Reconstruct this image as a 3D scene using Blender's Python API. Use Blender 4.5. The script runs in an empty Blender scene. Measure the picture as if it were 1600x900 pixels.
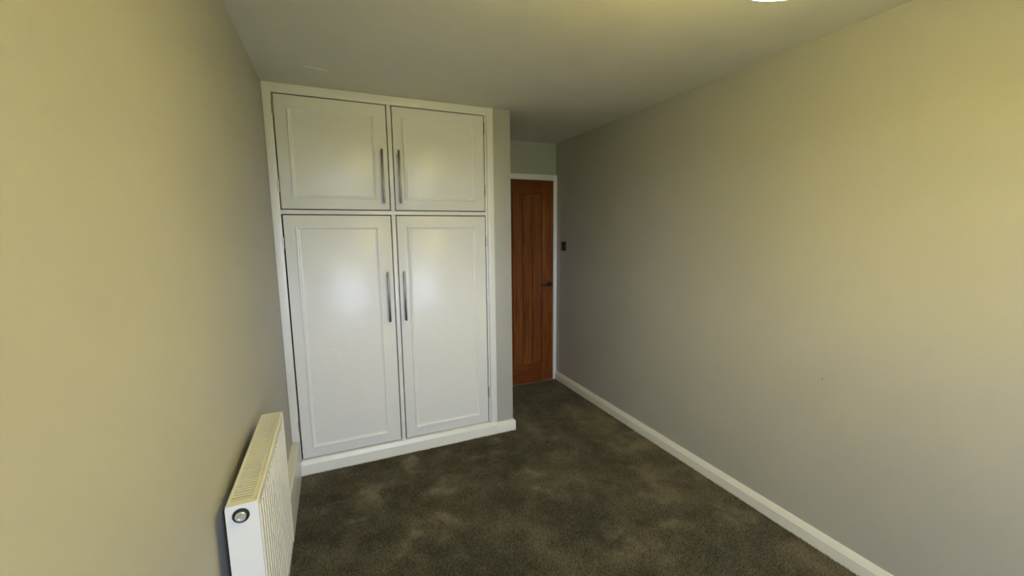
import bpy, bmesh, math, random
import numpy as np
from mathutils import Vector, Matrix

random.seed(7)
S = bpy.context.scene
COL = S.collection

# ------------------------------------------------------------------ camera
F_PX, YAW, PITCH, ROLL, CAM_H = 637.8, 0.41082, 0.13554, 0.00975, 1.4976
cam_data = bpy.data.cameras.new('camera')
cam_data.sensor_fit = 'HORIZONTAL'
cam_data.sensor_width = 36.0
cam_data.lens = F_PX / 1600.0 * 36.0
cam_data.clip_start = 0.02
cam = bpy.data.objects.new('camera', cam_data)
COL.objects.link(cam)
fh = Vector((math.sin(YAW), math.cos(YAW), 0))
rt = Vector((math.cos(YAW), -math.sin(YAW), 0))
fw = fh * math.cos(PITCH) - Vector((0, 0, 1)) * math.sin(PITCH)
up = fh * math.sin(PITCH) + Vector((0, 0, 1)) * math.cos(PITCH)
cr, sr = math.cos(ROLL), math.sin(ROLL)
R_ax = rt * cr - up * sr
U_ax = rt * sr + up * cr
cam.matrix_world = Matrix(((R_ax.x, U_ax.x, -fw.x, 0), (R_ax.y, U_ax.y, -fw.y, 0),
                           (R_ax.z, U_ax.z, -fw.z, CAM_H), (0, 0, 0, 1)))
S.camera = cam

# ------------------------------------------------------------------ light
SKY_STRENGTH = 28.0
SHADE_STRENGTH = 41.0
BULB_STRENGTH = 470.0
LAMP_COLOUR = (1.0, 0.81, 0.22, 1)
world = bpy.data.worlds.new('overcast_sky')
S.world = world
world.use_nodes = True
bg = world.node_tree.nodes['Background']
bg.inputs['Color'].default_value = (0.78, 0.88, 1.20, 1)      # even overcast sky
bg.inputs['Strength'].default_value = SKY_STRENGTH

vs = S.view_settings
vs.view_transform = 'Standard'
vs.look = 'None'
vs.gamma = 1.0
vs.use_curve_mapping = False
vs.exposure = 0.0

# ------------------------------------------------------------------ room dimensions (metres)
XL, XR = -0.307, 2.021          # left and right walls
YB, YW, YD = -2.30, 2.7096, 3.532   # window wall, wardrobe face, door wall
ZC = 2.332
NIB0, NIB1 = 1.049, 1.178       # end of the partition beside the wardrobe
WX0, WX1, WZ0, WZ1 = -0.20, 1.32, 0.78, 1.82   # window opening behind the camera

# ------------------------------------------------------------------ material helpers
def new_mat(name):
    m = bpy.data.materials.new(name)
    m.use_nodes = True
    return m, m.node_tree, m.node_tree.nodes['Principled BSDF']

def paint(name, col, rough=0.6, bump=0.05, scale=60.0, var=0.0, spec=0.5, detail=3.0, dist=0.002):
    m, nt, p = new_mat(name)
    p.inputs['Roughness'].default_value = rough
    p.inputs['Specular IOR Level'].default_value = spec
    tc = nt.nodes.new('ShaderNodeTexCoord')
    n = nt.nodes.new('ShaderNodeTexNoise')
    n.inputs['Scale'].default_value = scale
    n.inputs['Detail'].default_value = detail
    nt.links.new(tc.outputs['Object'], n.inputs['Vector'])
    b = nt.nodes.new('ShaderNodeBump')
    b.inputs['Strength'].default_value = bump
    b.inputs['Distance'].default_value = dist
    nt.links.new(n.outputs['Fac'], b.inputs['Height'])
    nt.links.new(b.outputs['Normal'], p.inputs['Normal'])
    n2 = nt.nodes.new('ShaderNodeTexNoise')
    n2.inputs['Scale'].default_value = 3.0
    n2.inputs['Detail'].default_value = 4.0
    nt.links.new(tc.outputs['Object'], n2.inputs['Vector'])
    r = nt.nodes.new('ShaderNodeValToRGB')
    r.color_ramp.elements[0].position = 0.3
    r.color_ramp.elements[1].position = 0.7
    r.color_ramp.elements[0].color = tuple(c * (1 - var) for c in col) + (1,)
    r.color_ramp.elements[1].color = tuple(min(1, c * (1 + var)) for c in col) + (1,)
    nt.links.new(n2.outputs['Fac'], r.inputs['Fac'])
    nt.links.new(r.outputs['Color'], p.inputs['Base Color'])
    return m

def metal(name, col, rough):
    m, nt, p = new_mat(name)
    p.inputs['Metallic'].default_value = 1.0
    p.inputs['Roughness'].default_value = rough
    tc = nt.nodes.new('ShaderNodeTexCoord')
    mp = nt.nodes.new('ShaderNodeMapping')
    mp.inputs['Scale'].default_value = (40, 40, 900)
    n = nt.nodes.new('ShaderNodeTexNoise')
    n.inputs['Scale'].default_value = 1.0
    nt.links.new(tc.outputs['Object'], mp.inputs['Vector'])
    nt.links.new(mp.outputs['Vector'], n.inputs['Vector'])
    r = nt.nodes.new('ShaderNodeValToRGB')
    r.color_ramp.elements[0].color = tuple(c * 0.85 for c in col) + (1,)
    r.color_ramp.elements[1].color = tuple(min(1, c * 1.1) for c in col) + (1,)
    nt.links.new(n.outputs['Fac'], r.inputs['Fac'])
    nt.links.new(r.outputs['Color'], p.inputs['Base Color'])
    return m

def wood(name, dark, light, vertical=True):
    m, nt, p = new_mat(name)
    p.inputs['Roughness'].default_value = 0.5
    p.inputs['Specular IOR Level'].default_value = 0.22
    tc = nt.nodes.new('ShaderNodeTexCoord')
    oi = nt.nodes.new('ShaderNodeObjectInfo')
    add = nt.nodes.new('ShaderNodeVectorMath')
    add.operation = 'ADD'
    sc = nt.nodes.new('ShaderNodeVectorMath')
    sc.operation = 'SCALE'
    cmb = nt.nodes.new('ShaderNodeCombineXYZ')
    for k in range(3):
        nt.links.new(oi.outputs['Random'], cmb.inputs[k])
    nt.links.new(cmb.outputs[0], sc.inputs[0])
    sc.inputs['Scale'].default_value = 7.0
    nt.links.new(tc.outputs['Object'], add.inputs[0])
    nt.links.new(sc.outputs[0], add.inputs[1])
    mp = nt.nodes.new('ShaderNodeMapping')
    mp.inputs['Scale'].default_value = (38, 38, 1.6) if vertical else (1.6, 38, 38)
    nt.links.new(add.outputs[0], mp.inputs['Vector'])
    n = nt.nodes.new('ShaderNodeTexNoise')
    n.inputs['Scale'].default_value = 1.4
    n.inputs['Detail'].default_value = 6.0
    n.inputs['Distortion'].default_value = 1.2
    nt.links.new(mp.outputs['Vector'], n.inputs['Vector'])
    r = nt.nodes.new('ShaderNodeValToRGB')
    r.color_ramp.elements[0].position = 0.32
    r.color_ramp.elements[1].position = 0.68
    r.color_ramp.elements[0].color = dark + (1,)
    r.color_ramp.elements[1].color = light + (1,)
    nt.links.new(n.outputs['Fac'], r.inputs['Fac'])
    nt.links.new(r.outputs['Color'], p.inputs['Base Color'])
    b = nt.nodes.new('ShaderNodeBump')
    b.inputs['Strength'].default_value = 0.12
    b.inputs['Distance'].default_value = 0.001
    nt.links.new(n.outputs['Fac'], b.inputs['Height'])
    nt.links.new(b.outputs['Normal'], p.inputs['Normal'])
    return m

def emitter(name, col, strength):
    m, nt, p = new_mat(name)
    p.inputs['Base Color'].default_value = (0.9, 0.88, 0.82, 1)
    p.inputs['Roughness'].default_value = 0.8
    p.inputs['Emission Color'].default_value = col
    p.inputs['Emission Strength'].default_value = strength
    return m

M = {}
M['wall'] = paint('wall_emulsion', (0.425, 0.42, 0.395), 0.5, 0.10, 140, 0.02, 0.35)
M['ceiling'] = paint('ceiling_emulsion', (0.78, 0.77, 0.72), 0.75, 0.18, 45, 0.03, 0.3)
M['gloss'] = paint('white_gloss_paint', (0.84, 0.83, 0.81), 0.33, 0.30, 20, 0.012, 0.5, 4.0, 0.006)
M['trim'] = paint('white_trim_paint', (0.80, 0.79, 0.74), 0.32, 0.08, 50, 0.015)
M['radiator'] = paint('white_enamel', (0.72, 0.71, 0.66), 0.32, 0.02, 80, 0.01)
M['inner_shade'] = paint('painted_inner_shade', (0.03, 0.024, 0.018), 0.9, 0.05, 60, 0.05)  # near-black: shade within door gaps and grille slots painted into the colour
M['steel'] = metal('brushed_steel', (0.17, 0.155, 0.125), 0.38)
M['hinge'] = metal('aged_hinge_steel', (0.55, 0.50, 0.42), 0.3)
M['chrome'] = metal('chrome', (0.82, 0.82, 0.81), 0.38)
M['bronze'] = metal('dark_bronze', (0.09, 0.065, 0.055), 0.35)
M['black'] = paint('black_plastic', (0.008, 0.007, 0.008), 0.4, 0.02, 80, 0.02)
M['oak_v'] = wood('oak_upright_grain', (0.105, 0.026, 0.004), (0.23, 0.075, 0.011))
M['oak_h'] = wood('oak_level_grain', (0.105, 0.025, 0.004), (0.18, 0.052, 0.008), False)
M['groove'] = wood('oak_groove', (0.06, 0.02, 0.004), (0.09, 0.03, 0.007))
M['backing'] = paint('carpet_backing', (0.045, 0.040, 0.030), 0.95, 0.2, 200, 0.1, 0.1)
M['mark'] = paint('dark_speck', (0.05, 0.045, 0.04), 0.8, 0.0)
M['shade'] = emitter('lit_fabric_shade', LAMP_COLOUR, SHADE_STRENGTH)
M['bulb'] = emitter('lit_bulb', LAMP_COLOUR, BULB_STRENGTH)
M['white_plastic'] = paint('white_plastic', (0.8, 0.8, 0.78), 0.35, 0.01)
M['lawn'] = paint('mown_grass', (0.15, 0.17, 0.07), 0.9, 0.4, 4, 0.25)
M['copper'] = paint('painted_pipe', (0.75, 0.74, 0.70), 0.35, 0.02)

# carpet pile: two yarn tones mixed per tuft, light on leaning pile painted in
m, nt, p = new_mat('carpet_yarn')
p.inputs['Roughness'].default_value = 0.9
p.inputs['Specular IOR Level'].default_value = 0.15
p.inputs['Sheen Weight'].default_value = 0.25
p.inputs['Sheen Roughness'].default_value = 0.5
p.inputs['Sheen Tint'].default_value = (0.8, 0.75, 0.62, 1)
at = nt.nodes.new('ShaderNodeAttribute')
at.attribute_name = 'yarn'
r = nt.nodes.new('ShaderNodeValToRGB')
r.color_ramp.elements[0].color = (0.054, 0.050, 0.041, 1)
r.color_ramp.elements[1].color = (0.235, 0.224, 0.200, 1)
nt.links.new(at.outputs['Fac'], r.inputs['Fac'])
nt.links.new(r.outputs['Color'], p.inputs['Base Color'])
M['yarn'] = m

# window pane: thin clear glazing that lets daylight through
m, nt, p = new_mat('window_glass')
tr = nt.nodes.new('ShaderNodeBsdfTransparent')
tr.inputs['Color'].default_value = (0.95, 0.97, 0.96, 1)
gl = nt.nodes.new('ShaderNodeBsdfGlossy')
gl.inputs['Roughness'].default_value = 0.02
mx = nt.nodes.new('ShaderNodeMixShader')
mx.inputs[0].default_value = 0.06
nt.links.new(tr.outputs[0], mx.inputs[1])
nt.links.new(gl.outputs[0], mx.inputs[2])
nt.links.new(mx.outputs[0], nt.nodes['Material Output'].inputs['Surface'])
M['glass'] = m

# ------------------------------------------------------------------ mesh helpers (world coordinates in, root offset removed)
def box(bm, x0, x1, y0, y1, z0, z1, bevel=0.0, seg=2):
    g = bmesh.ops.create_cube(bm, size=1.0)
    vs_ = g['verts']
    for v in vs_:
        v.co = Vector(((x0 + x1) / 2 + v.co.x * (x1 - x0), (y0 + y1) / 2 + v.co.y * (y1 - y0),
                       (z0 + z1) / 2 + v.co.z * (z1 - z0)))
    if bevel > 0:
        es = list({e for v in vs_ for e in v.link_edges})
        bmesh.ops.bevel(bm, geom=es, offset=bevel, segments=seg, profile=0.5, affect='EDGES')

def prism(bm, prof, p0, p1, axis):
    """profile points swept from p0 to p1 along an axis; prof = list of the two other coordinates"""
    def mk(a, q):
        if axis == 'x': return (a, q[0], q[1])
        if axis == 'y': return (q[0], a, q[1])
        return (q[0], q[1], a)
    A = [bm.verts.new(mk(p0, q)) for q in prof]
    B = [bm.verts.new(mk(p1, q)) for q in prof]
    n = len(prof)
    for i in range(n):
        bm.faces.new((A[i], A[(i + 1) % n], B[(i + 1) % n], B[i]))
    bm.faces.new(A[::-1])
    bm.faces.new(B)

def lathe(bm, prof, centre, axis='z', n=32):
    """prof = [(radius, offset along axis)]"""
    rings = []
    for rad, h in prof:
        ring = []
        for k in range(n):
            t = 2 * math.pi * k / n
            a, b = rad * math.cos(t), rad * math.sin(t)
            o = {'z': (a, b, h), 'y': (a, h, b), 'x': (h, a, b)}[axis]
            ring.append(bm.verts.new(Vector(centre) + Vector(o)))
        rings.append(ring)
    for i in range(len(rings) - 1):
        for k in range(n):
            bm.faces.new((rings[i][k], rings[i][(k + 1) % n], rings[i + 1][(k + 1) % n], rings[i + 1][k]))
    bm.faces.new(rings[0][::-1])
    bm.faces.new(rings[-1])

def tube(bm, pts, rad, n=12):
    pts = [Vector(q) for q in pts]
    rings = []
    for i, q in enumerate(pts):
        d = (pts[min(i + 1, len(pts) - 1)] - pts[max(i - 1, 0)]).normalized()
        a = d.orthogonal().normalized() if i == 0 else (rings_a - d * rings_a.dot(d)).normalized()
        rings_a = a
        b = d.cross(a)
        rr = rad[i] if isinstance(rad, (list, tuple)) else rad
        rings.append([bm.verts.new(q + (a * math.cos(2 * math.pi * k / n) + b * math.sin(2 * math.pi * k / n)) * rr) for k in range(n)])
    for i in range(len(rings) - 1):
        for k in range(n):
            bm.faces.new((rings[i][k], rings[i][(k + 1) % n], rings[i + 1][(k + 1) % n], rings[i + 1][k]))
    bm.faces.new(rings[0][::-1])
    bm.faces.new(rings[-1])

def obj(name, bm, mat, parent=None, smooth=False, label=None):
    bmesh.ops.recalc_face_normals(bm, faces=bm.faces[:])
    base = Vector((0, 0, 0))
    q = parent
    while q is not None:
        base += q.location
        q = q.parent
    # origin of each piece at its own lower centre
    lo = Vector([min(v.co[i] for v in bm.verts) for i in range(3)])
    hi = Vector([max(v.co[i] for v in bm.verts) for i in range(3)])
    org = Vector(((lo.x + hi.x) / 2, (lo.y + hi.y) / 2, lo.z))
    for v in bm.verts:
        v.co -= org
    me = bpy.data.meshes.new(name)
    bm.to_mesh(me)
    bm.free()
    me.materials.append(mat)
    if smooth:
        for f in me.polygons:
            f.use_smooth = True
        try:
            me.set_sharp_from_angle(angle=math.radians(38))
        except Exception:
            pass
    o = bpy.data.objects.new(name, me)
    COL.objects.link(o)
    o.location = org - base
    if parent is not None:
        o.parent = parent
    if label:
        o['label'] = label
    return o

def boxobj(name, dims, mat, parent=None, bevel=0.0, seg=2, label=None):
    bm = bmesh.new()
    box(bm, *dims, bevel=bevel, seg=seg)
    return obj(name, bm, mat, parent, smooth=bevel > 0, label=label)

def struct(o, label, cat):
    o['kind'] = 'structure'
    o['label'] = label
    o['category'] = cat
    return o

def thing(name, label, cat, loc, group=None):
    o = bpy.data.objects.new(name, None)
    o.empty_display_size = 0.1
    COL.objects.link(o)
    o.location = loc
    o['label'] = label
    o['category'] = cat
    if group:
        o['group'] = group
    return o

# ================================================================== the setting
T = 0.15
floor = struct(boxobj('floor', (XL - T, XR + T, YB - T, YD + T, -0.12, 0.0), M['backing']),
               'dark grey brown carpeted bedroom floor', 'floor')
ceil = struct(boxobj('ceiling', (XL - T, XR + T, YB - T, YD + T, ZC, ZC + 0.12), M['ceiling']),
              'plain matt off-white ceiling above the wardrobe', 'ceiling')
struct(boxobj('wall_left', (XL - T, XL, YB - T, YD + T, 0, ZC), M['wall']),
       'plain pale wall behind the white radiator', 'wall')
wr = struct(boxobj('wall_right', (XR, XR + T, YB - T, YD + T, 0, ZC), M['wall']),
            'long plain pale wall on the right with low skirting', 'wall')

def wall_with_hole(name, x0, x1, y0, y1, hx0, hx1, hz0, hz1, label):
    bm = bmesh.new()
    if hx0 > x0: box(bm, x0, hx0, y0, y1, 0, ZC)
    if hx1 < x1: box(bm, hx1, x1, y0, y1, 0, ZC)
    if hz0 > 0: box(bm, hx0, hx1, y0, y1, 0, hz0)
    box(bm, hx0, hx1, y0, y1, hz1, ZC)
    return struct(obj(name, bm, M['wall']), label, 'wall')

wall_with_hole('wall_back', XL, XR, YB - T, YB, WX0, WX1, WZ0, WZ1, 'pale window wall behind the viewer')
DOOR_L, DOOR_R, DOOR_T = 1.2215, 1.9835, 1.981
wall_with_hole('wall_front', XL, XR, YD + 0.012, YD + T, DOOR_L - 0.03, DOOR_R + 0.03, 0, DOOR_T + 0.03,
               'pale wall at the far end around the wooden door')
struct(boxobj('wall_partition', (NIB0, NIB1, YW, YD + 0.012, 0, ZC), M['wall'], bevel=0.002),
       'narrow pale wall end between wardrobe and wooden door', 'wall')

struct(boxobj('wall_light_block', (NIB0, XR + T, YD + T, YD + T + 0.08, 0, ZC), M['wall']), 'added unseen panel blocking sky light behind the wooden door', 'wall')  # added out of view to stop sky light leaking round the door

# faint plaster crack on the ceiling in front of the wardrobe, and a nail speck on the right wall
bm = bmesh.new()
tube(bm, [(-0.085, 2.400, ZC - 0.0002), (-0.04, 2.408, ZC - 0.0002), (0.0, 2.418, ZC - 0.0002), (0.03, 2.426, ZC - 0.0002)],
     [0.001, 0.003, 0.003, 0.001], 6)
obj('plaster_ridge', bm, M['ceiling'], ceil, True)
bm = bmesh.new()
lathe(bm, [(0.003, -0.0015), (0.0015, 0.0)], (XR, 1.081, 0.818), 'x', 8)
obj('nail_speck', bm, M['mark'], wr, label='tiny dark speck')

# skirting boards: upright face, then a broad chamfer
def skirt_prof(h=0.0877, t=0.018, c=0.030):
    return [(0, 0), (t, 0), (t, h - c), (t - 0.002, h - c + 0.004), (0.007, h - 0.001), (0.005, h), (0, h)]

bm = bmesh.new()
prism(bm, [(XR - a, b) for a, b in skirt_prof()], YB, YD - 0.012, 'y')
struct(obj('baseboard_right', bm, M['trim']), 'white chamfered skirting board along the long right wall', 'skirting board')
bm = bmesh.new()
prism(bm, [(XL, 0), (XL + 0.041, 0), (XL + 0.041, 0.224), (XL + 0.037, 0.230), (XL, 0.230)], YB, YW - 0.012, 'y')
struct(obj('baseboard_left', bm, M['trim']), 'tall boxed white skirting below the radiator', 'skirting board')
bm = bmesh.new()
prism(bm, [(YW - a, b) for a, b in skirt_prof(0.0955, 0.018, 0.026)], XL + 0.0412, NIB0 - 0.012, 'x')
struct(obj('baseboard_wardrobe', bm, M['trim']), 'white chamfered plinth board under the wardrobe doors', 'skirting board')
# wraps the end of the partition (mitred sweep)
bm = bmesh.new()
path = [((NIB0 - 0.012, YW), (0, -1)), ((NIB1, YW), (1, -1)), ((NIB1, YD - 0.010), (1, 0))]
rings = []
for (px, py), (nx, ny) in path:
    rings.append([bm.verts.new((px + nx * a, py + ny * a, b)) for a, b in skirt_prof(0.0877, 0.018, 0.018)])
for i in range(2):
    n = len(rings[0])
    for k in range(n):
        bm.faces.new((rings[i][k], rings[i][(k + 1) % n], rings[i + 1][(k + 1) % n], rings[i + 1][k]))
bm.faces.new(rings[0][::-1])
bm.faces.new(rings[-1])
es = [e for e in bm.edges if all(abs(v.co.x - (NIB1 + 0.018)) < 1e-5 and abs(v.co.y - (YW - 0.018)) < 1e-5 for v in e.verts)]
bmesh.ops.bevel(bm, geom=es, offset=0.006, segments=3, profile=0.5, affect='EDGES')
struct(obj('baseboard_partition', bm, M['trim'], smooth=True), 'white skirting wrapped round the narrow wall end', 'skirting board')
bm = bmesh.new()
prism(bm, [(YB + a, b) for a, b in skirt_prof()], XL + 0.042, XR - 0.019, 'x')
struct(obj('baseboard_back', bm, M['trim']), 'white skirting board below the window behind the viewer', 'skirting board')

# ---------------------------------------------------------------- door
bm = bmesh.new()
y0, y1 = YD - 0.010, YD + 0.06
for (a, b, c, d, s, t) in ((DOOR_R + 0.002, XR - 0.001, y0, y1, 0, 2.036), (NIB1 + 0.001, DOOR_L - 0.002, y0, y1, 0, 2.036),
                           (DOOR_L - 0.002, DOOR_R + 0.002, y0, y1, DOOR_T + 0.003, 2.036)):
    box(bm, a, b, c, d, s, t, 0.003)
for (a, b, s, t) in ((DOOR_R - 0.012, DOOR_R + 0.004, 0, DOOR_T + 0.005), (DOOR_L - 0.004, DOOR_L + 0.012, 0, DOOR_T + 0.005),
                     (DOOR_L + 0.012, DOOR_R - 0.012, DOOR_T - 0.010, DOOR_T + 0.005)):
    box(bm, a, b, YD + 0.0435, y1 - 0.001, s, t)
struct(obj('trim_1', bm, M['trim'], smooth=True), 'white painted frame around the wooden door', 'door frame')
struct(boxobj('trim_2', (DOOR_L - 0.002, DOOR_R + 0.002, YD - 0.022, YD + 0.06, 0, 0.006), M['chrome'], bevel=0.002),
       'thin pale metal threshold strip under the wooden door', 'threshold')

door = bpy.data.objects.new('door_1', None)
COL.objects.link(door)
door.location = (DOOR_R, YD, 0.009)
struct(door, 'closed oak door with upright grooved boards and dark lever handle', 'door')
dz0, dz1 = 0.0068, DOOR_T
PX0, PX1, PZ0, PZ1 = 1.3445, 1.861, 0.194, 1.852
yf = YD + 0.002           # door face
boxobj('stile', (DOOR_L, PX0, yf, yf + 0.04, dz0, dz1), M['oak_v'], door, 0.0015)
boxobj('stile', (PX1, DOOR_R, yf, yf + 0.04, dz0, dz1), M['oak_v'], door, 0.0015)
boxobj('rail', (PX0, PX1, yf, yf + 0.04, PZ1, dz1), M['oak_h'], door, 0.0015)
boxobj('rail', (PX0, PX1, yf, yf + 0.04, dz0, PZ0), M['oak_h'], door, 0.0015)
boxobj('groove_backing', (PX0, PX1, yf + 0.012, yf + 0.034, PZ0, PZ1), M['groove'], door)
w = (PX1 - PX0) / 5
for k in range(5):
    a, b = PX0 + k * w + 0.0012, PX0 + (k + 1) * w - 0.0012
    bm = bmesh.new()
    c = 0.005
    prism(bm, [(a, yf + 0.012), (a, yf + 0.003 + c), (a + c, yf + 0.003), (b - c, yf + 0.003), (b, yf + 0.003 + c), (b, yf + 0.012)],
          PZ0 + 0.001, PZ1 - 0.001, 'z')
    obj('board', bm, M['oak_v'], door)
bm = bmesh.new()
hx, hz = 1.940, 0.988
lathe(bm, [(0.026, yf), (0.026, yf - 0.004), (0.022, yf - 0.009), (0.011, yf - 0.010), (0.010, yf - 0.045), (0.004, yf - 0.050)],
      (hx, 0, hz), 'y', 24)
h = obj('rose', bm, M['bronze'], door, True, label='dark metal handle rose')
bm = bmesh.new()
tube(bm, [(hx + 0.010, yf - 0.044, hz), (hx - 0.02, yf - 0.046, hz + 0.001), (hx - 0.055, yf - 0.047, hz - 0.002),
          (hx - 0.085, yf - 0.045, hz - 0.008), (hx - 0.098, yf - 0.040, hz - 0.014)],
     [0.009, 0.010, 0.009, 0.008, 0.005], 14)
obj('lever', bm, M['bronze'], door, True, label='dark metal door lever')

# ---------------------------------------------------------------- window behind the camera
win = bpy.data.objects.new('window_1', None)
COL.objects.link(win)
win.location = ((WX0 + WX1) / 2, YB - 0.08, WZ0)
struct(win, 'white casement window behind the viewer', 'window')
bm = bmesh.new()
fy0, fy1, ft = YB - 0.11, YB - 0.05, 0.055
box(bm, WX0, WX1, fy0, fy1, WZ0, WZ0 + ft, 0.004)
box(bm, WX0, WX1, fy0, fy1, WZ1 - ft, WZ1, 0.004)
box(bm, WX0, WX0 + ft, fy0, fy1, WZ0 + ft, WZ1 - ft, 0.004)
box(bm, WX1 - ft, WX1, fy0, fy1, WZ0 + ft, WZ1 - ft, 0.004)
xm = (WX0 + WX1) / 2
box(bm, xm - 0.03, xm + 0.03, fy0, fy1, WZ0 + ft, WZ1 - ft, 0.004)
obj('window_frame', bm, M['white_plastic'], win, True)
boxobj('pane', (WX0 + ft, xm - 0.03, YB - 0.082, YB - 0.078, WZ0 + ft, WZ1 - ft), M['glass'], win)
boxobj('pane', (xm + 0.03, WX1 - ft, YB - 0.082, YB - 0.078, WZ0 + ft, WZ1 - ft), M['glass'], win)
boxobj('window_sill', (WX0 - 0.04, WX1 + 0.04, YB + 0.001, YB + 0.09, WZ0 - 0.028, WZ0 - 0.001), M['white_plastic'], win, 0.006)
bm = bmesh.new()
box(bm, -40, 40, -80, YB - 0.6, -2.8, -2.7)
struct(obj('ground', bm, M['lawn']), 'mown lawn outside below the window', 'ground')
pd = bpy.data.lights.new('window_daylight', 'AREA')
pd.shape = 'RECTANGLE'
pd.size, pd.size_y = WX1 - WX0 - 0.1, WZ1 - WZ0 - 0.1
pd.cycles.is_portal = True
po = bpy.data.objects.new('window_daylight', pd)
COL.objects.link(po)
po.location = ((WX0 + WX1) / 2, YB - 0.115, (WZ0 + WZ1) / 2)
po.rotation_euler = Vector((0, 1, 0)).to_track_quat('-Z', 'Z').to_euler()

# ================================================================== built-in wardrobe
ward = thing('built_in_wardrobe', 'white painted built-in wardrobe with four panelled doors', 'wardrobe', ((XL + NIB0) / 2, YW, 0.0))
DL, DM1, DM2, DR = -0.2612, 0.3515, 0.3772, 0.9857
ZT, ZM1, ZM2, ZB = 2.2789, 1.6394, 1.6140, 0.1002
G = 0.0055                # shadow gap round each door
yF, yBk = YW, YW + 0.022
# face frame
boxobj('frame_stile', (XL + 0.001, DL, yF - 0.002, yBk, 0.101, ZC - 0.001), M['gloss'], ward, 0.0015)
bm = bmesh.new()
box(bm, DR, DR + 0.013, yF + 0.0, yBk, 0.097, ZT, 0.001)
obj('stop_bead', bm, M['gloss'], ward, True)
boxobj('frame_stile', (DR + 0.0145, NIB0 - 0.001, yF - 0.006, yBk, 0.0885, ZC - 0.001), M['gloss'], ward, 0.0025)
boxobj('top_rail', (DL, DR + 0.0145, yF - 0.002, yBk, ZT, ZC - 0.001), M['gloss'], ward, 0.0015)
boxobj('middle_rail', (DL, DR, yF, yBk, ZM2, ZM1), M['gloss'], ward, 0.0015)
boxobj('bottom_rail', (XL + 0.045, DR, yF + 0.001, yBk, 0.001, ZB - 0.001), M['gloss'], ward)
boxobj('mullion', (DM1, DM2, yF, yBk, ZM1, ZT), M['gloss'], ward, 0.0015)
boxobj('mullion', (DM1, DM2, yF, yBk, ZB - 0.001, ZM2), M['gloss'], ward, 0.0015)
# carcass behind
bm = bmesh.new()
cy1 = YD - 0.02
box(bm, XL + 0.002, XL + 0.02, yBk + 0.001, cy1, 0.001, ZC - 0.002)
box(bm, NIB0 - 0.02, NIB0 - 0.002, yBk + 0.001, cy1, 0.001, ZC - 0.002)
box(bm, XL + 0.02, NIB0 - 0.02, cy1 - 0.012, cy1, 0.001, ZC - 0.002)
box(bm, XL + 0.02, NIB0 - 0.02, yBk + 0.001, cy1 - 0.012, (ZM1 + ZM2) / 2 - 0.01, (ZM1 + ZM2) / 2 + 0.01)
box(bm, XL + 0.02, NIB0 - 0.02, yBk + 0.03, cy1 - 0.012, 0.06, 0.08)
obj('carcass', bm, M['inner_shade'], ward)

def moulding(bm, x0, x1, z0, z1, yf_, wd=0.020, ht=0.010):
    """mitred picture-frame moulding standing proud of the door face: quirk, raised round, inner fillet"""
    prof = [(0.0, 0.0), (0.0, ht * 0.8), (wd * 0.14, ht), (wd * 0.42, ht * 0.95), (wd * 0.70, ht * 0.45), (wd * 0.86, ht * 0.40), (wd, ht * 0.36), (wd, 0.0)]
    cor = [(x0, z0, 1, 1), (x1, z0, -1, 1), (x1, z1, -1, -1), (x0, z1, 1, -1)]
    rings = [[bm.verts.new((cx + sx * a, yf_ - b, cz + sz * a)) for a, b in prof] for cx, cz, sx, sz in cor]
    n = len(prof)
    for i in range(4):
        A, B = rings[i], rings[(i + 1) % 4]
        for k in range(n - 1):
            bm.faces.new((A[k], A[k + 1], B[k + 1], B[k]))

def make_door(x0, x1, z0, z1, hinge_side, handle_z, hinge_z, mx0, mx1, mz0, mz1, label, tilt=0.0, gap_l=G, gap_r=G):
    d = bpy.data.objects.new('cupboard_door', None)
    d['label'] = label
    COL.objects.link(d)
    d.parent = ward
    d.location = Vector(((x0 + x1) / 2, yF, z0)) - ward.location
    a, b = x0 + gap_l, x1 - gap_r
    boxobj('door_leaf', (a, b, yF, yF + 0.020, z0 + G, z1 - G), M['gloss'], d, 0.0018)
    bm = bmesh.new()
    moulding(bm, mx0, mx1, mz0, mz1, yF - 0.0002)
    obj('panel_moulding', bm, M['gloss'], d)
    # square bar handle on two posts
    hx = 0.3105 if hinge_side < 0 else 0.4115
    bm = bmesh.new()
    zt, zb = handle_z
    box(bm, hx - 0.0058, hx + 0.0058, yF - 0.036, yF - 0.025, zb, zt, 0.0015)
    for zz in (zb + 0.028, zt - 0.028):
        lathe(bm, [(0.0048, yF - 0.026), (0.0048, yF)], (hx, 0, zz), 'y', 12)
    obj('bar_handle', bm, M['steel'], d, True, label='brushed steel bar handle')
    for zz in hinge_z:
        bm = bmesh.new()
        xh = x0 + 0.0005 if hinge_side < 0 else x1 - 0.0005
        for q in range(3):
            zc = zz - 0.036 + q * 0.0245
            lathe(bm, [(0.003, 0), (0.0042, 0.001), (0.0042, 0.0225), (0.003, 0.0235)], (xh, yF - 0.0035, zc), 'z', 10)
        box(bm, xh - 0.0012, xh + 0.0012, yF - 0.003, yF + 0.018, zz - 0.036, zz + 0.036)
        obj('hinge', bm, M['hinge'], d, True, label='small steel butt hinge')
    return d

make_door(DL, DM1, ZM1, ZT, -1, (2.010, 1.684), (2.200, 1.776), -0.192, 0.275, 1.7085, 2.209, 'upper door beside the left wall', gap_l=0.006)
make_door(DM2, DR, ZM1, ZT, 1, (2.010, 1.684), (2.195, 1.786), 0.443, 0.913, 1.7085, 2.209, 'upper door next to the partition')
make_door(DL, DM1, ZB, ZM2, -1, (1.256, 0.932), (1.448, 0.327), -0.193, 0.270, 0.169, 1.542, 'tall lower door beside the left wall', gap_l=0.0075)
make_door(DM2, DR, ZB, ZM2, 1, (1.256, 0.932), (1.436, 0.336), 0.447, 0.913, 0.169, 1.542, 'tall lower door next to the partition')

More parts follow.
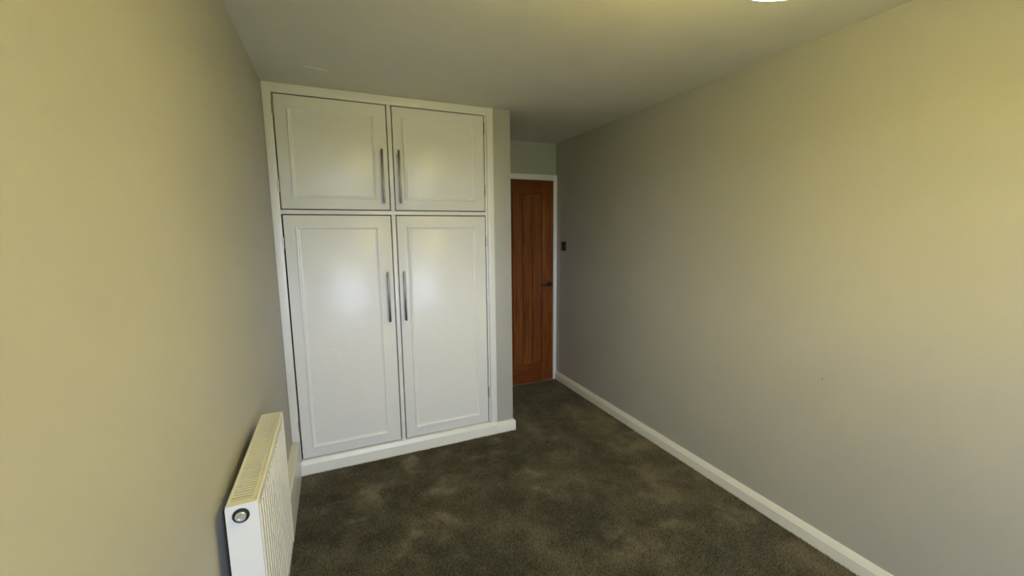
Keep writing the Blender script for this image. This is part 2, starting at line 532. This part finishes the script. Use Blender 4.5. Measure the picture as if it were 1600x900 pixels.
# ================================================================== radiator
RX0, RX1, RY0, RY1, RZ0, RZ1 = -0.2815, -0.211, 1.115, 1.678, 0.306, 0.8425
rad = thing('panel_radiator', 'white ribbed panel radiator with slotted top grille on left wall', 'radiator', ((RX0 + RX1) / 2, (RY0 + RY1) / 2, RZ0))
# ribbed front panel: one pressed sheet with upright flutes
bm = bmesh.new()
n_rib = 17
m0, m1 = RY0 + 0.016, RY1 - 0.016
pit = (m1 - m0) / n_rib
prof = [(RX1 - 0.0055, RY0 + 0.004)]
prof.append((RX1 - 0.0055, m0))
for k in range(n_rib):
    s = m0 + k * pit
    for t, hgt in ((0.08, 0.0), (0.24, 0.0), (0.40, 0.0035), (0.84, 0.0035)):
        prof.append((RX1 - 0.0055 + hgt * 1.6, s + t * pit))
prof.append((RX1 - 0.0055, RY1 - 0.004))
prof += [(RX1 - 0.012, RY1 - 0.004), (RX1 - 0.012, RY0 + 0.004)]
prism(bm, prof, RZ0 + 0.022, RZ1 - 0.034, 'z')
obj('ribbed_panel', bm, M['radiator'], rad)
# plain pressed margins above and below the flutes
bm = bmesh.new()
box(bm, RX1 - 0.012, RX1 - 0.002, RY0 + 0.004, RY1 - 0.004, RZ1 - 0.034, RZ1 - 0.008, 0.002)
obj('panel_margin', bm, M['radiator'], rad, True)
bm = bmesh.new()
box(bm, RX1 - 0.012, RX1 - 0.002, RY0 + 0.004, RY1 - 0.004, RZ0, RZ0 + 0.022, 0.002)
obj('panel_margin', bm, M['radiator'], rad, True)
boxobj('back_panel', (RX0 + 0.001, RX0 + 0.011, RY0 + 0.004, RY1 - 0.004, RZ0, RZ1 - 0.008), M['radiator'], rad, 0.002)
boxobj('convector_fins', (RX0 + 0.014, RX1 - 0.015, RY0 + 0.02, RY1 - 0.02, RZ0 + 0.03, RZ1 - 0.05), M['inner_shade'], rad)  # block coloured dark to paint in the shade under the slots
for ya, yb in ((RY0, RY0 + 0.004), (RY1 - 0.004, RY1)):
    bm = bmesh.new()
    box(bm, RX0, RX1, ya - 0.0004, yb + 0.0004, RZ0 + 0.002, RZ1 - 0.001)
    es = [e for e in bm.edges if abs(e.verts[0].co.y - e.verts[1].co.y) > 0.002 and e.verts[0].co.z > RZ1 - 0.01]
    bmesh.ops.bevel(bm, geom=es, offset=0.008, segments=4, profile=0.5, affect='EDGES')
    obj('side_panel', bm, M['radiator'], rad, True)
# top grille: frame with rolled edges, slats across
bm = bmesh.new()
prism(bm, [(RX1 - 0.016, RZ1 - 0.006), (RX1 - 0.016, RZ1 - 0.001), (RX1 - 0.010, RZ1 - 0.0005), (RX1 - 0.009, RZ1 - 0.003), (RX1 - 0.007, RZ1 - 0.0005),
           (RX1 - 0.003, RZ1), (RX1, RZ1 - 0.004), (RX1, RZ1 - 0.012), (RX1 - 0.004, RZ1 - 0.012)], RY0 + 0.004, RY1 - 0.004, 'y')
prism(bm, [(RX0, RZ1 - 0.012), (RX0, RZ1 - 0.003), (RX0 + 0.003, RZ1), (RX0 + 0.008, RZ1 - 0.001), (RX0 + 0.008, RZ1 - 0.006)], RY0 + 0.004, RY1 - 0.004, 'y')
for ya, yb in ((RY0 + 0.0045, RY0 + 0.022), (RY1 - 0.022, RY1 - 0.0045)):
    box(bm, RX0 + 0.007, RX1 - 0.015, ya, yb, RZ1 - 0.006, RZ1 - 0.001)
grille = obj('top_grille', bm, M['radiator'], rad)
gx0, gx1 = RX0 + 0.0075, RX1 - 0.0155
n_sl = 42
span0, span1 = RY0 + 0.022, RY1 - 0.022
first = None
for k in range(n_sl):
    yc = span0 + (k + 0.5) * (span1 - span0) / n_sl
    if first is None:
        first = boxobj('slat', (gx0, gx1, yc - 0.0028, yc + 0.0028, RZ1 - 0.010, RZ1 - 0.0015), M['radiator'], grille)
        fy = yc
    else:
        o = first.copy()
        COL.objects.link(o)
        o.parent = grille
        o.location = first.location + Vector((0, yc - fy, 0))
# blanking plug in the end face
px, pz = -0.2490, 0.8130
bm = bmesh.new()
lathe(bm, [(0.0185, RY0 + 0.001), (0.0185, RY0 - 0.003), (0.0130, RY0 - 0.004)], (px, 0, pz), 'y', 28)
obj('plug_ring', bm, M['black'], rad, True, label='black ring round the end plug')
bm = bmesh.new()
lathe(bm, [(0.0125, RY0 - 0.003), (0.0125, RY0 - 0.0075), (0.0110, RY0 - 0.009), (0.0075, RY0 - 0.009), (0.0065, RY0 - 0.0075), (0.001, RY0 - 0.0075)],
      (px, 0, pz), 'y', 28)
obj('blanking_plug', bm, M['chrome'], rad, True, label='round chrome end plug')
for yb in (RY0 + 0.10, RY1 - 0.10):
    bm = bmesh.new()
    box(bm, XL + 0.0005, XL + 0.004, yb - 0.02, yb + 0.02, RZ0 + 0.05, RZ1 - 0.06)
    box(bm, XL + 0.004, RX0 + 0.002, yb - 0.012, yb + 0.012, RZ0 + 0.06, RZ0 + 0.075)
    box(bm, XL + 0.004, RX0 + 0.002, yb - 0.012, yb + 0.012, RZ1 - 0.09, RZ1 - 0.075)
    obj('wall_bracket', bm, M['steel'], rad)
for ye, sgn in ((RY0, -1), (RY1, 1)):
    xm_ = (RX0 + RX1) / 2
    if sgn < 0:
        bm = bmesh.new()
        tube(bm, [(xm_, ye + 0.002, RZ0 + 0.03), (xm_, ye - 0.03, RZ0 + 0.03), (xm_, ye - 0.04, RZ0 + 0.02), (xm_, ye - 0.04, 0.002)], 0.0075, 12)
        obj('pipe', bm, M['copper'], rad, True)
        bm = bmesh.new()
        lathe(bm, [(0.010, -0.03), (0.013, -0.025), (0.013, 0.02), (0.009, 0.03)], (xm_, ye - 0.04, RZ0 + 0.02), 'z', 16)
        obj('valve', bm, M['white_plastic'], rad, True)

# ================================================================== light switch
sw = thing('light_switch', 'dark square light switch on the right wall near the wooden door', 'light switch', (XR, 3.388, 1.316))
boxobj('switch_plate', (XR - 0.008, XR, 3.346, 3.430, 1.319, 1.405), M['bronze'], sw, 0.002)
bm = bmesh.new()
prism(bm, [(XR - 0.0075, 1.340), (XR - 0.0125, 1.342), (XR - 0.0095, 1.382), (XR - 0.0075, 1.384)], 3.377, 3.399, 'y')
obj('rocker', bm, M['black'], sw)
for yy in (3.357, 3.419):
    bm = bmesh.new()
    lathe(bm, [(0.0035, -0.0088), (0.0035, -0.0075)], (XR, yy, 1.362), 'x', 10)
    obj('screw', bm, M['chrome'], sw)

# ================================================================== pendant lamp (its far rim just enters the top of the view)
LX, LY, LZ0, LZ1, LR = 0.872, 0.563, 2.000, 2.170, 0.122
lamp = thing('pendant_lamp', 'lit white drum shade pendant lamp hanging from the ceiling', 'lamp', (LX, LY, LZ0))
bm = bmesh.new()
lathe(bm, [(0.045, ZC - 0.0005), (0.045, ZC - 0.012), (0.030, ZC - 0.026), (0.008, ZC - 0.032)], (LX, LY, 0), 'z', 28)
obj('ceiling_rose', bm, M['white_plastic'], lamp, True)
bm = bmesh.new()
tube(bm, [(LX, LY, ZC - 0.030), (LX, LY, 2.175)], 0.003, 10)
obj('cord', bm, M['white_plastic'], lamp, True)
bm = bmesh.new()
lathe(bm, [(0.008, 2.176), (0.018, 2.170), (0.018, 2.130), (0.014, 2.122)], (LX, LY, 0), 'z', 20)
obj('lamp_holder', bm, M['white_plastic'], lamp, True)
bm = bmesh.new()
lathe(bm, [(0.012, 2.125), (0.014, 2.110), (0.024, 2.090), (0.030, 2.068), (0.028, 2.050), (0.018, 2.035), (0.004, 2.031)], (LX, LY, 0), 'z', 20)
obj('bulb', bm, M['bulb'], lamp, True)
# open drum: thin double wall
bm = bmesh.new()
n = 56
rr_ = [[bm.verts.new((LX + r_ * math.cos(2 * math.pi * k / n), LY + r_ * math.sin(2 * math.pi * k / n), z_)) for k in range(n)]
       for r_, z_ in ((LR, LZ0 + 0.004), (LR, LZ1), (LR - 0.002, LZ1), (LR - 0.002, LZ0 + 0.004))]
for i in range(4):
    A, B = rr_[i], rr_[(i + 1) % 4]
    for k in range(n):
        bm.faces.new((A[k], A[(k + 1) % n], B[(k + 1) % n], B[k]))
obj('shade', bm, M['shade'], lamp, True)
for zz in (LZ0, LZ1):
    bm = bmesh.new()
    rr_ = [[bm.verts.new((LX + r_ * math.cos(2 * math.pi * k / n), LY + r_ * math.sin(2 * math.pi * k / n), z_)) for k in range(n)]
           for r_, z_ in ((LR + 0.0015, zz), (LR + 0.0015, zz + 0.006), (LR - 0.003, zz + 0.006), (LR - 0.003, zz))]
    for i in range(4):
        A, B = rr_[i], rr_[(i + 1) % 4]
        for k in range(n):
            bm.faces.new((A[k], A[(k + 1) % n], B[(k + 1) % n], B[k]))
    obj('shade_rim', bm, M['white_plastic'], lamp, True)
bm = bmesh.new()
for k in range(3):
    t = k * 2 * math.pi / 3
    tube(bm, [(LX + 0.016 * math.cos(t), LY + 0.016 * math.sin(t), 2.168), (LX + (LR - 0.002) * math.cos(t), LY + (LR - 0.002) * math.sin(t), 2.168)], 0.0018, 8)
obj('shade_spider', bm, M['white_plastic'], lamp, True)

# ================================================================== carpet pile
rng = np.random.default_rng(11)
def vnoise(x, y, cell, seed):
    g = np.random.default_rng(seed).random((90, 90))
    u, v = (x + 2.0) / cell, (y + 3.0) / cell
    i, j = np.floor(u).astype(int), np.floor(v).astype(int)
    fu, fv = u - i, v - j
    fu, fv = fu * fu * (3 - 2 * fu), fv * fv * (3 - 2 * fv)
    i %= 89; j %= 89
    return (g[i, j] * (1 - fu) * (1 - fv) + g[i + 1, j] * fu * (1 - fv) + g[i, j + 1] * (1 - fu) * fv + g[i + 1, j + 1] * fu * fv)

def scatter(x0, x1, y0, y1, spacing):
    nx, ny = int((x1 - x0) / spacing), int((y1 - y0) / spacing)
    gx, gy = np.meshgrid(np.linspace(x0, x1, nx), np.linspace(y0, y1, ny))
    gx = gx.ravel() + rng.normal(0, spacing * 0.33, nx * ny)
    gy = gy.ravel() + rng.normal(0, spacing * 0.33, nx * ny)
    return np.clip(gx, x0, x1), np.clip(gy, y0, y1)

fx0, fx1 = XL + 0.045, XR - 0.022
pcs = [scatter(fx0, fx1, 0.6, YW - 0.022, 0.0047), scatter(NIB1 + 0.022, fx1, YW - 0.022, YD - 0.026, 0.0047),
       scatter(fx0, fx1, YB + 0.022, 0.6, 0.0095)]
X = np.concatenate([q[0] for q in pcs]); Yc = np.concatenate([q[1] for q in pcs])
big = np.where(Yc < 0.6, 1.9, 1.0)
N = len(X)
low = vnoise(X, Yc, 0.36, 1) * 0.34 + vnoise(X, Yc, 0.15, 2) * 0.36 + vnoise(X, Yc, 0.06, 3) * 0.30
low = (low - low.mean()) / low.std()
# brushed patches of pile; their paler catch of light is painted into the yarn
PATCHES = [(0.6, 2.63, 0.1), (0.84, 2.43, 0.1), (0.36, 2.49, 0.09), (0.15, 2.33, 0.08), (0.53, 2.19, 0.09), (1.06, 2.16, 0.09), (1.33, 2.49, 0.1), (1.76, 2.83, 0.1), (2.32, 2.95, 0.09), (2.12, 3.31, 0.08), (1.86, 2.52, 0.12), (1.93, 2.16, 0.12), (2.11, 1.98, 0.12), (1.72, 1.86, 0.09), (2.02, 1.73, 0.09), (1.67, 1.64, 0.08), (0.46, 1.93, 0.07), (1.06, 1.92, 0.07), (1.31, 1.38, 0.1), (1.49, 1.41, 0.07), (0.26, 1.88, 0.07), (1.18, 1.53, 0.06), (1.89, 1.36, 0.06), (0.03, 2.1, 0.07), (1.05, 2.67, 0.08)]
wx = X + (vnoise(X, Yc, 0.10, 7) - 0.5) * 0.16 + (vnoise(X, Yc, 0.035, 8) - 0.5) * 0.06
wy = Yc + (vnoise(X, Yc, 0.10, 9) - 0.5) * 0.16 + (vnoise(X, Yc, 0.035, 10) - 0.5) * 0.06
patch = np.zeros(N)
for qx, qy, qr in PATCHES:
    d2 = ((wx - qx) ** 2 + (wy - qy) ** 2) / (qr * qr)
    patch = np.maximum(patch, np.exp(-d2 * 1.0))
low = 0.75 * low - 0.45 + 2.5 * patch * (0.55 + 0.7 * vnoise(X, Yc, 0.05, 12))
lean = np.clip(low, -2.0, 2.4)                       # brushed one way or the other
side = (vnoise(X, Yc, 0.21, 4) - 0.5) * 2
H = 0.0095 + rng.normal(0, 0.0012, N) - 0.0006 * np.abs(lean)
tx = 0.0020 * side + rng.normal(0, 0.0022, N)
ty = 0.0028 * lean + rng.normal(0, 0.0022, N)
ang = rng.random(N) * 2 * np.pi
rad_ = 0.0031 * big
V = np.empty((N, 4, 3))
for k in range(3):
    a = ang + k * 2 * np.pi / 3
    V[:, k, 0] = X + rad_ * np.cos(a)
    V[:, k, 1] = Yc + rad_ * np.sin(a)
    V[:, k, 2] = 0.0003
V[:, 3, 0] = X + tx * big
V[:, 3, 1] = Yc + ty * big
V[:, 3, 2] = H
V[:, :, 0] = np.clip(V[:, :, 0], XL + 0.042, XR - 0.0185)
base = (np.arange(N) * 4)[:, None, None]
tri = np.array([[0, 1, 3], [1, 2, 3], [2, 0, 3]])[None]
Fc = (base + tri).reshape(-1, 3).astype(np.int32)
me = bpy.data.meshes.new('carpet_pile')
me.vertices.add(N * 4)
me.vertices.foreach_set('co', V.reshape(-1).astype(np.float32))
me.loops.add(len(Fc) * 3)
me.loops.foreach_set('vertex_index', Fc.reshape(-1))
me.polygons.add(len(Fc))
me.polygons.foreach_set('loop_start', np.arange(0, len(Fc) * 3, 3, dtype=np.int32))
me.polygons.foreach_set('loop_total', np.full(len(Fc), 3, dtype=np.int32))
at_ = me.attributes.new('yarn', 'FLOAT', 'POINT')
yv = np.clip(rng.normal(0.31, 0.17, N) + 0.12 * lean + 0.12 * np.clip(lean - 0.6, 0, 2), 0, 1)  # leaning tufts made paler: light on brushed pile put into the colour
at_.data.foreach_set('value', np.repeat(yv, 4).astype(np.float32))
me.update(calc_edges=True)
me.materials.append(M['yarn'])
pile = bpy.data.objects.new('carpet_pile', me)
COL.objects.link(pile)
pile.parent = floor
pile.location = -floor.location
pile['kind'] = 'stuff'
pile['label'] = 'soft dark grey brown carpet pile'
